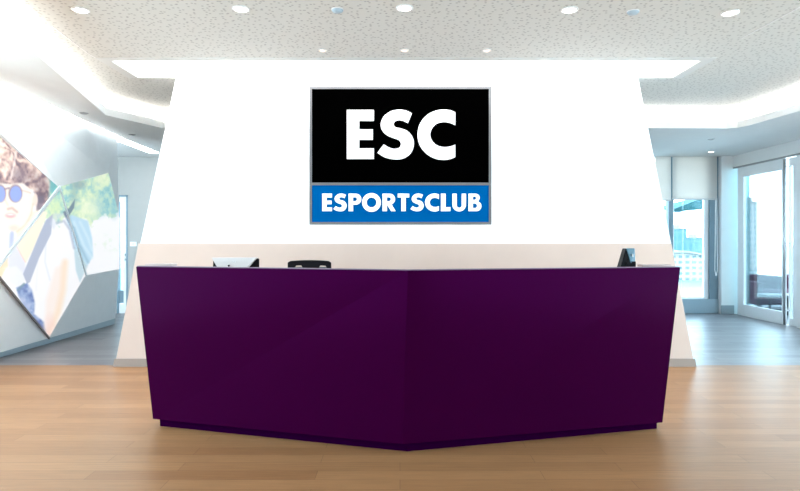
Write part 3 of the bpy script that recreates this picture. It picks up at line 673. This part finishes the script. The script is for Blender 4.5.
MB().hexa([(cx_-.03, d_+.0, .76), (cx_+.03, d_+.0, .76), (cx_+.03, d_+.03, .76), (cx_-.03, d_+.03, .76), (cx_-.03, d_-.01, .95), (cx_+.03, d_-.01, .95), (cx_+.03, d_+.02, .95), (cx_-.03, d_+.02, .95)]).build('stand', WHITE_P, t)
MB().prism([(cx_-.12, d_-.06), (cx_+.12, d_-.06), (cx_+.10, d_+.12), (cx_-.10, d_+.12)], .7505, .762).build('stand_foot', WHITE_P, t, .003)

# ---- office chair: headrest shows above the desk
d_ = 5.45; cx_ = wx(309.5, d_); t = thing('office_chair', 'black office chair whose arched top rail shows above the desk', 'chair', (cx_, d_, 0))
m = MB(); n = 16
z1 = wz(261.2, d_); hw = .197
def ring(u):       # arched rail cross sections along x
    return z1+.010*(1-(2*u-1)**2)
prev = None
bm = m.bm
for k in range(n+1):
    u = k/n; x = cx_-hw+2*hw*u; tz = ring(u)-(.012 if k in (0, n) else 0); lo = tz-.045-(.022*max(0, abs(2*u-1)-.75)/.25 if True else 0)
    lo = tz-(.046 if .15 < u < .36 or .70 < u < .90 else .085)
    r_ = [bm.verts.new((x, d_-.015, lo)), bm.verts.new((x, d_-.015, tz)), bm.verts.new((x, d_+.02, tz)), bm.verts.new((x, d_+.02, lo))]
    if prev:
        for i in range(4): bm.faces.new((prev[i], prev[(i+1) % 4], r_[(i+1) % 4], r_[i]))
    else: bm.faces.new(r_)
    prev = r_
bm.faces.new(prev[::-1]); m.build('top_rail', BLACK, t, .005)
m = MB()
for s in (-1, 1): m.box(cx_+s*.175-.02, d_-.012, .62, cx_+s*.175+.02, d_+.015, z1-.03)
m.box(cx_-.155, d_-.012, .60, cx_+.155, d_+.015, .65)
m.build('back_frame', BLACK, t, .004)
MB().box(cx_-.155, d_-.004, .65, cx_+.155, d_+.004, z1-.05).build('back_mesh', MESHF, t)
MB().box(cx_-.24, d_+.03, .44, cx_+.24, d_+.50, .51).build('seat', BLACK, t, .03)
MB().box(cx_-.04, d_-.012, .42, cx_+.04, d_+.06, .62).build('back_bracket', BLACK, t)
for s in (-1, 1):
    q = MB().box(cx_+s*.27-.03, d_+.08, .66, cx_+s*.27+.03, d_+.36, .69).box(cx_+s*.27-.015, d_+.20, .46, cx_+s*.27+.015, d_+.24, .66).build('armrest', BLACK, t, .006)
MB().tube((cx_, d_+.26, .12), (cx_, d_+.26, .44), .028).build('gas_column', CHROME, t)
MB().lathe([(.05, .0), (.05, .06), (.03, .07)], (cx_, d_+.26, .06)).build('base_hub', BLACK, t)
for k in range(5):
    an_ = 2*math.pi*k/5+.3; q = Vector((math.cos(an_), math.sin(an_), 0)); c0 = Vector((cx_, d_+.26, .095))
    MB().tube(c0+q*.04, c0+q*.28-Vector((0, 0, .025)), .022, 8, .014).build('base_leg', BLACK, t)
    e_ = c0+q*.28; MB().tube((e_.x-.02, e_.y, .028), (e_.x+.02, e_.y, .028), .028, 12).build('caster', BLACK, t)

# ---- dark terminal seen side-on at the right
d_ = 4.42; t = thing('desk_screen', 'small black upright screen with blue grey side behind the desk right end', 'screen', (wx(627, d_), d_, .75))
q = lambda px, py, dd=0: tuple(at(px, py, d_+dd))
zt = wz(248.2, d_)
x_a, x_b, x_c, x_d = wx(618.5, d_), wx(624.2, d_), wx(634.8, d_), wx(633, d_)
zb = wz(268, d_)
sl = (x_b-x_a)/(zt-zb); zb2 = .90; xa2 = x_b-sl*(zt-zb2)
MB().hexa([(xa2, d_-.05, zb2), (x_d-.02, d_-.05, zb2), (x_d-.01, d_+.07, zb2), (xa2+.01, d_+.07, zb2), (x_b, d_-.03, zt-.002), (x_b+.012, d_-.035, zt-.002), (x_b+.03, d_+.07, zt-.002), (x_b+.012, d_+.07, zt-.002)]).build('body', BLACK, t, .003)
face = MB().hexa([(x_b+.030, d_-.052, zb+.035), (x_c-.006, d_-.03, zb+.035), (x_c+.004, d_+.05, zb+.035), (x_b+.045, d_+.05, zb+.035), (x_b+.002, d_-.04, zt), (x_c-.006, d_-.02, zt), (x_c-.006, d_+.05, zt), (x_b+.01, d_+.05, zt)]).build('back_cover', TEAL_P, t, .006)
MB().box(x_b+.042, d_-.050, zt-.062, x_b+.047, d_-.035, zt-.042).build('embossed_mark', W_FRAME, face)
MB().hexa([(x_b-.02, d_-.04, .80), (x_d, d_-.04, .80), (x_d, d_+.05, .80), (x_b-.02, d_+.05, .80), (x_b-.0, d_-.048, zb+.05), (x_d+.002, d_-.048, zb+.05), (x_d+.002, d_+.045, zb+.05), (x_b, d_+.045, zb+.05)]).build('side_cover', BLACK, t)
MB().prism([(xa2-.01, d_-.09), (x_c+.02, d_-.09), (x_c+.02, d_+.09), (xa2-.01, d_+.09)], .7505, .80).build('stand_foot', BLACK, t, .003)

# ================================================================ OUTSIDE
struct(MB().box(XR+.12, 2, -.2, 10.5, 12.6, -.02).build('terrace', TERR), 'grey terrace floor beyond the glazed doors', 'terrace')
sf = thing('lounge_sofa', 'plum purple low sofa on the terrace behind the sliding glass door', 'sofa', (7.4, 11.7, -.02))
MB().box(6.80, 11.3, .12, 8.2, 12.0, .38).build('seat', SOFA, sf, .04)
MB().box(6.80, 12.0, .12, 8.2, 12.2, .66).build('backrest', SOFA, sf, .05)
for x in (6.72, 8.2): MB().box(x, 11.3, .12, x+.12, 12.2, .56).build('armrest', SOFA, sf, .03)
for x in (6.85, 8.15):
    for y in (11.4, 12.1): MB().tube((x, y, -.02), (x, y, .12), .02).build('leg', DARK, sf)
tb = thing('low_table', 'dark low table on the terrace before the plum sofa', 'table', (6.75, 10.75, -.02))
MB().box(6.45, 10.5, .33, 7.1, 10.95, .38).build('tabletop', DARK, tb, .005)
MB().box(6.50, 10.55, .10, 7.05, 10.90, .13).build('lower_shelf', DARK, tb)
for x in (6.50, 7.05):
    for y in (10.55, 10.9): MB().tube((x, y, -.02), (x, y, .33), .02, 8).build('leg', DARK, tb)
ZG = -19
struct(MB().box(-200, 60, ZG-1, 1500, 2500, ZG).build('harbour_ground', WATER), 'pale blue harbour far below the windows', 'ground')
def tower(name, a, b, yt, D, dep, m, label, cat='building', z0=ZG):
    x0, x1, z1 = wx(a, D), wx(b, D), wz(yt, D); t = thing(name, label, cat, ((x0+x1)/2, D, z0))
    MB().box(x0, D, z0, x1, D+dep, z1).build('facade', m, t)
    MB().box(x0-.5, D-.5, z1, x1+.5, D+dep+.5, z1+1).build('roof', OUTR, t)
    w_ = x1-x0; MB().box(x0+w_*.3, D+dep*.3, z1+1, x0+w_*.7, D+dep*.7, z1+4).build('roof_plant_room', OUTR, t)
tower('office_tower', 673, 686.5, 229, 520, 15, TOWER_T, 'taller teal office tower in the left of the far window')
tower('office_tower', 690, 703, 238, 560, 15, TOWER_T, 'broad blue teal office tower in the right of the far window')
tower('office_tower', 686, 692, 244, 640, 15, TOWER_B, 'lower pale blue tower between the two teal towers')
tower('office_tower', 743.5, 760.5, 203, 400, 12, TOWER_W, 'tall pale tower with window grid seen through the sliding door')
tower('office_tower', 762, 770, 240, 430, 12, TOWER_B, 'short pale tower beside the tall one behind the sliding door')
# long white waterfront building with stepped arched roof line
D = 300; t = thing('waterfront_building', 'long low white waterfront building with arched roof seen in far window', 'building', (wx(700, D), D, ZG))
n = 14; pts = []
x0, x1 = wx(655, D), wx(726, D)
for k in range(n+1):
    u = k/n; pts.append((x0+(x1-x0)*u, wz(257.5-5*math.sin(math.pi*min(1, max(0, (u-.0)/.75))), D)))
m = MB(); m.slab([(x0, D, ZG)]+[(x, D, z) for x, z in pts]+[(x1, D, ZG)], (0, 14, 0)); m.build('facade', HOTEL, t)
m = MB()
for (xa, za), (xb, zb_) in zip(pts, pts[1:]): m.hexa([(xa, D-1.5, za), (xb, D-1.5, zb_), (xb, D+15, zb_), (xa, D+15, za), (xa, D-1.5, za+.9), (xb, D-1.5, zb_+.9), (xb, D+15, zb_+.9), (xa, D+15, za+.9)])
m.build('roof', OUTR, t)
D = 260; t = thing('pier_building', 'low white pier building in front of the pale tower', 'building', (wx(765, D), D, ZG))
MB().box(wx(738, D), D, ZG, wx(800, D), D+12, wz(279.5, D)).build('facade', grid_mat('pier facade', (.26, .26, .25, 1), (.15, .18, .185, 1), 4, 2.2, .7), t)
MB().box(wx(738, D)-1, D-1.5, wz(279.5, D), wx(800, D)+1, D+13, wz(278, D)).build('roof', OUTR, t)
# teal awning above the window, outside
D = DB+.8; t = thing('window_awning', 'teal awning outside the top of the far window', 'awning', (wx(690, D), D, wz(205, D)))
MB().hexa([(wx(674, D), D, wz(212, D)), (wx(708, D), D, wz(209, D)), (wx(708, D), D+.7, wz(203, D)), (wx(674, D), D+.7, wz(207, D)), (wx(674, D), D, wz(209, D)), (wx(708, D), D, wz(196, D)), (wx(708, D), D+.7, wz(196, D)), (wx(674, D), D+.7, wz(205, D))]).build('canopy', AWN, t)
MB().box(wx(674, D), D-.02, wz(213, D), wx(708, D), D, wz(211.5, D)).build('front_bar', G_FRAME, t)

# ================================================================ LIGHT
w = bpy.data.worlds.new('overcast daylight'); S.world = w; w.use_nodes = True
bg = w.node_tree.nodes['Background']; N = w.node_tree.nodes.new
tc = N('ShaderNodeTexCoord'); sp = N('ShaderNodeSeparateXYZ'); rmp = N('ShaderNodeValToRGB'); L = w.node_tree.links
L.new(tc.outputs['Generated'], sp.inputs[0]); L.new(sp.outputs[2], rmp.inputs[0])
rmp.color_ramp.elements[0].position = .0; rmp.color_ramp.elements[0].color = (.67, .885, 1, 1)
rmp.color_ramp.elements[1].position = .6; rmp.color_ramp.elements[1].color = (.58, .83, 1, 1)
L.new(rmp.outputs[0], bg.inputs[0]); bg.inputs[1].default_value = 5.2

S.view_settings.view_transform = 'Standard'; S.view_settings.look = 'None'; S.view_settings.gamma = 1
S.view_settings.exposure = 1.0; S.view_settings.use_curve_mapping = False
S.cycles.use_denoising = True; S.cycles.max_bounces = 10; S.cycles.diffuse_bounces = 6; S.cycles.transparent_max_bounces = 16
S.cycles.sample_clamp_indirect = 6; S.cycles.caustics_reflective = False; S.cycles.caustics_refractive = False
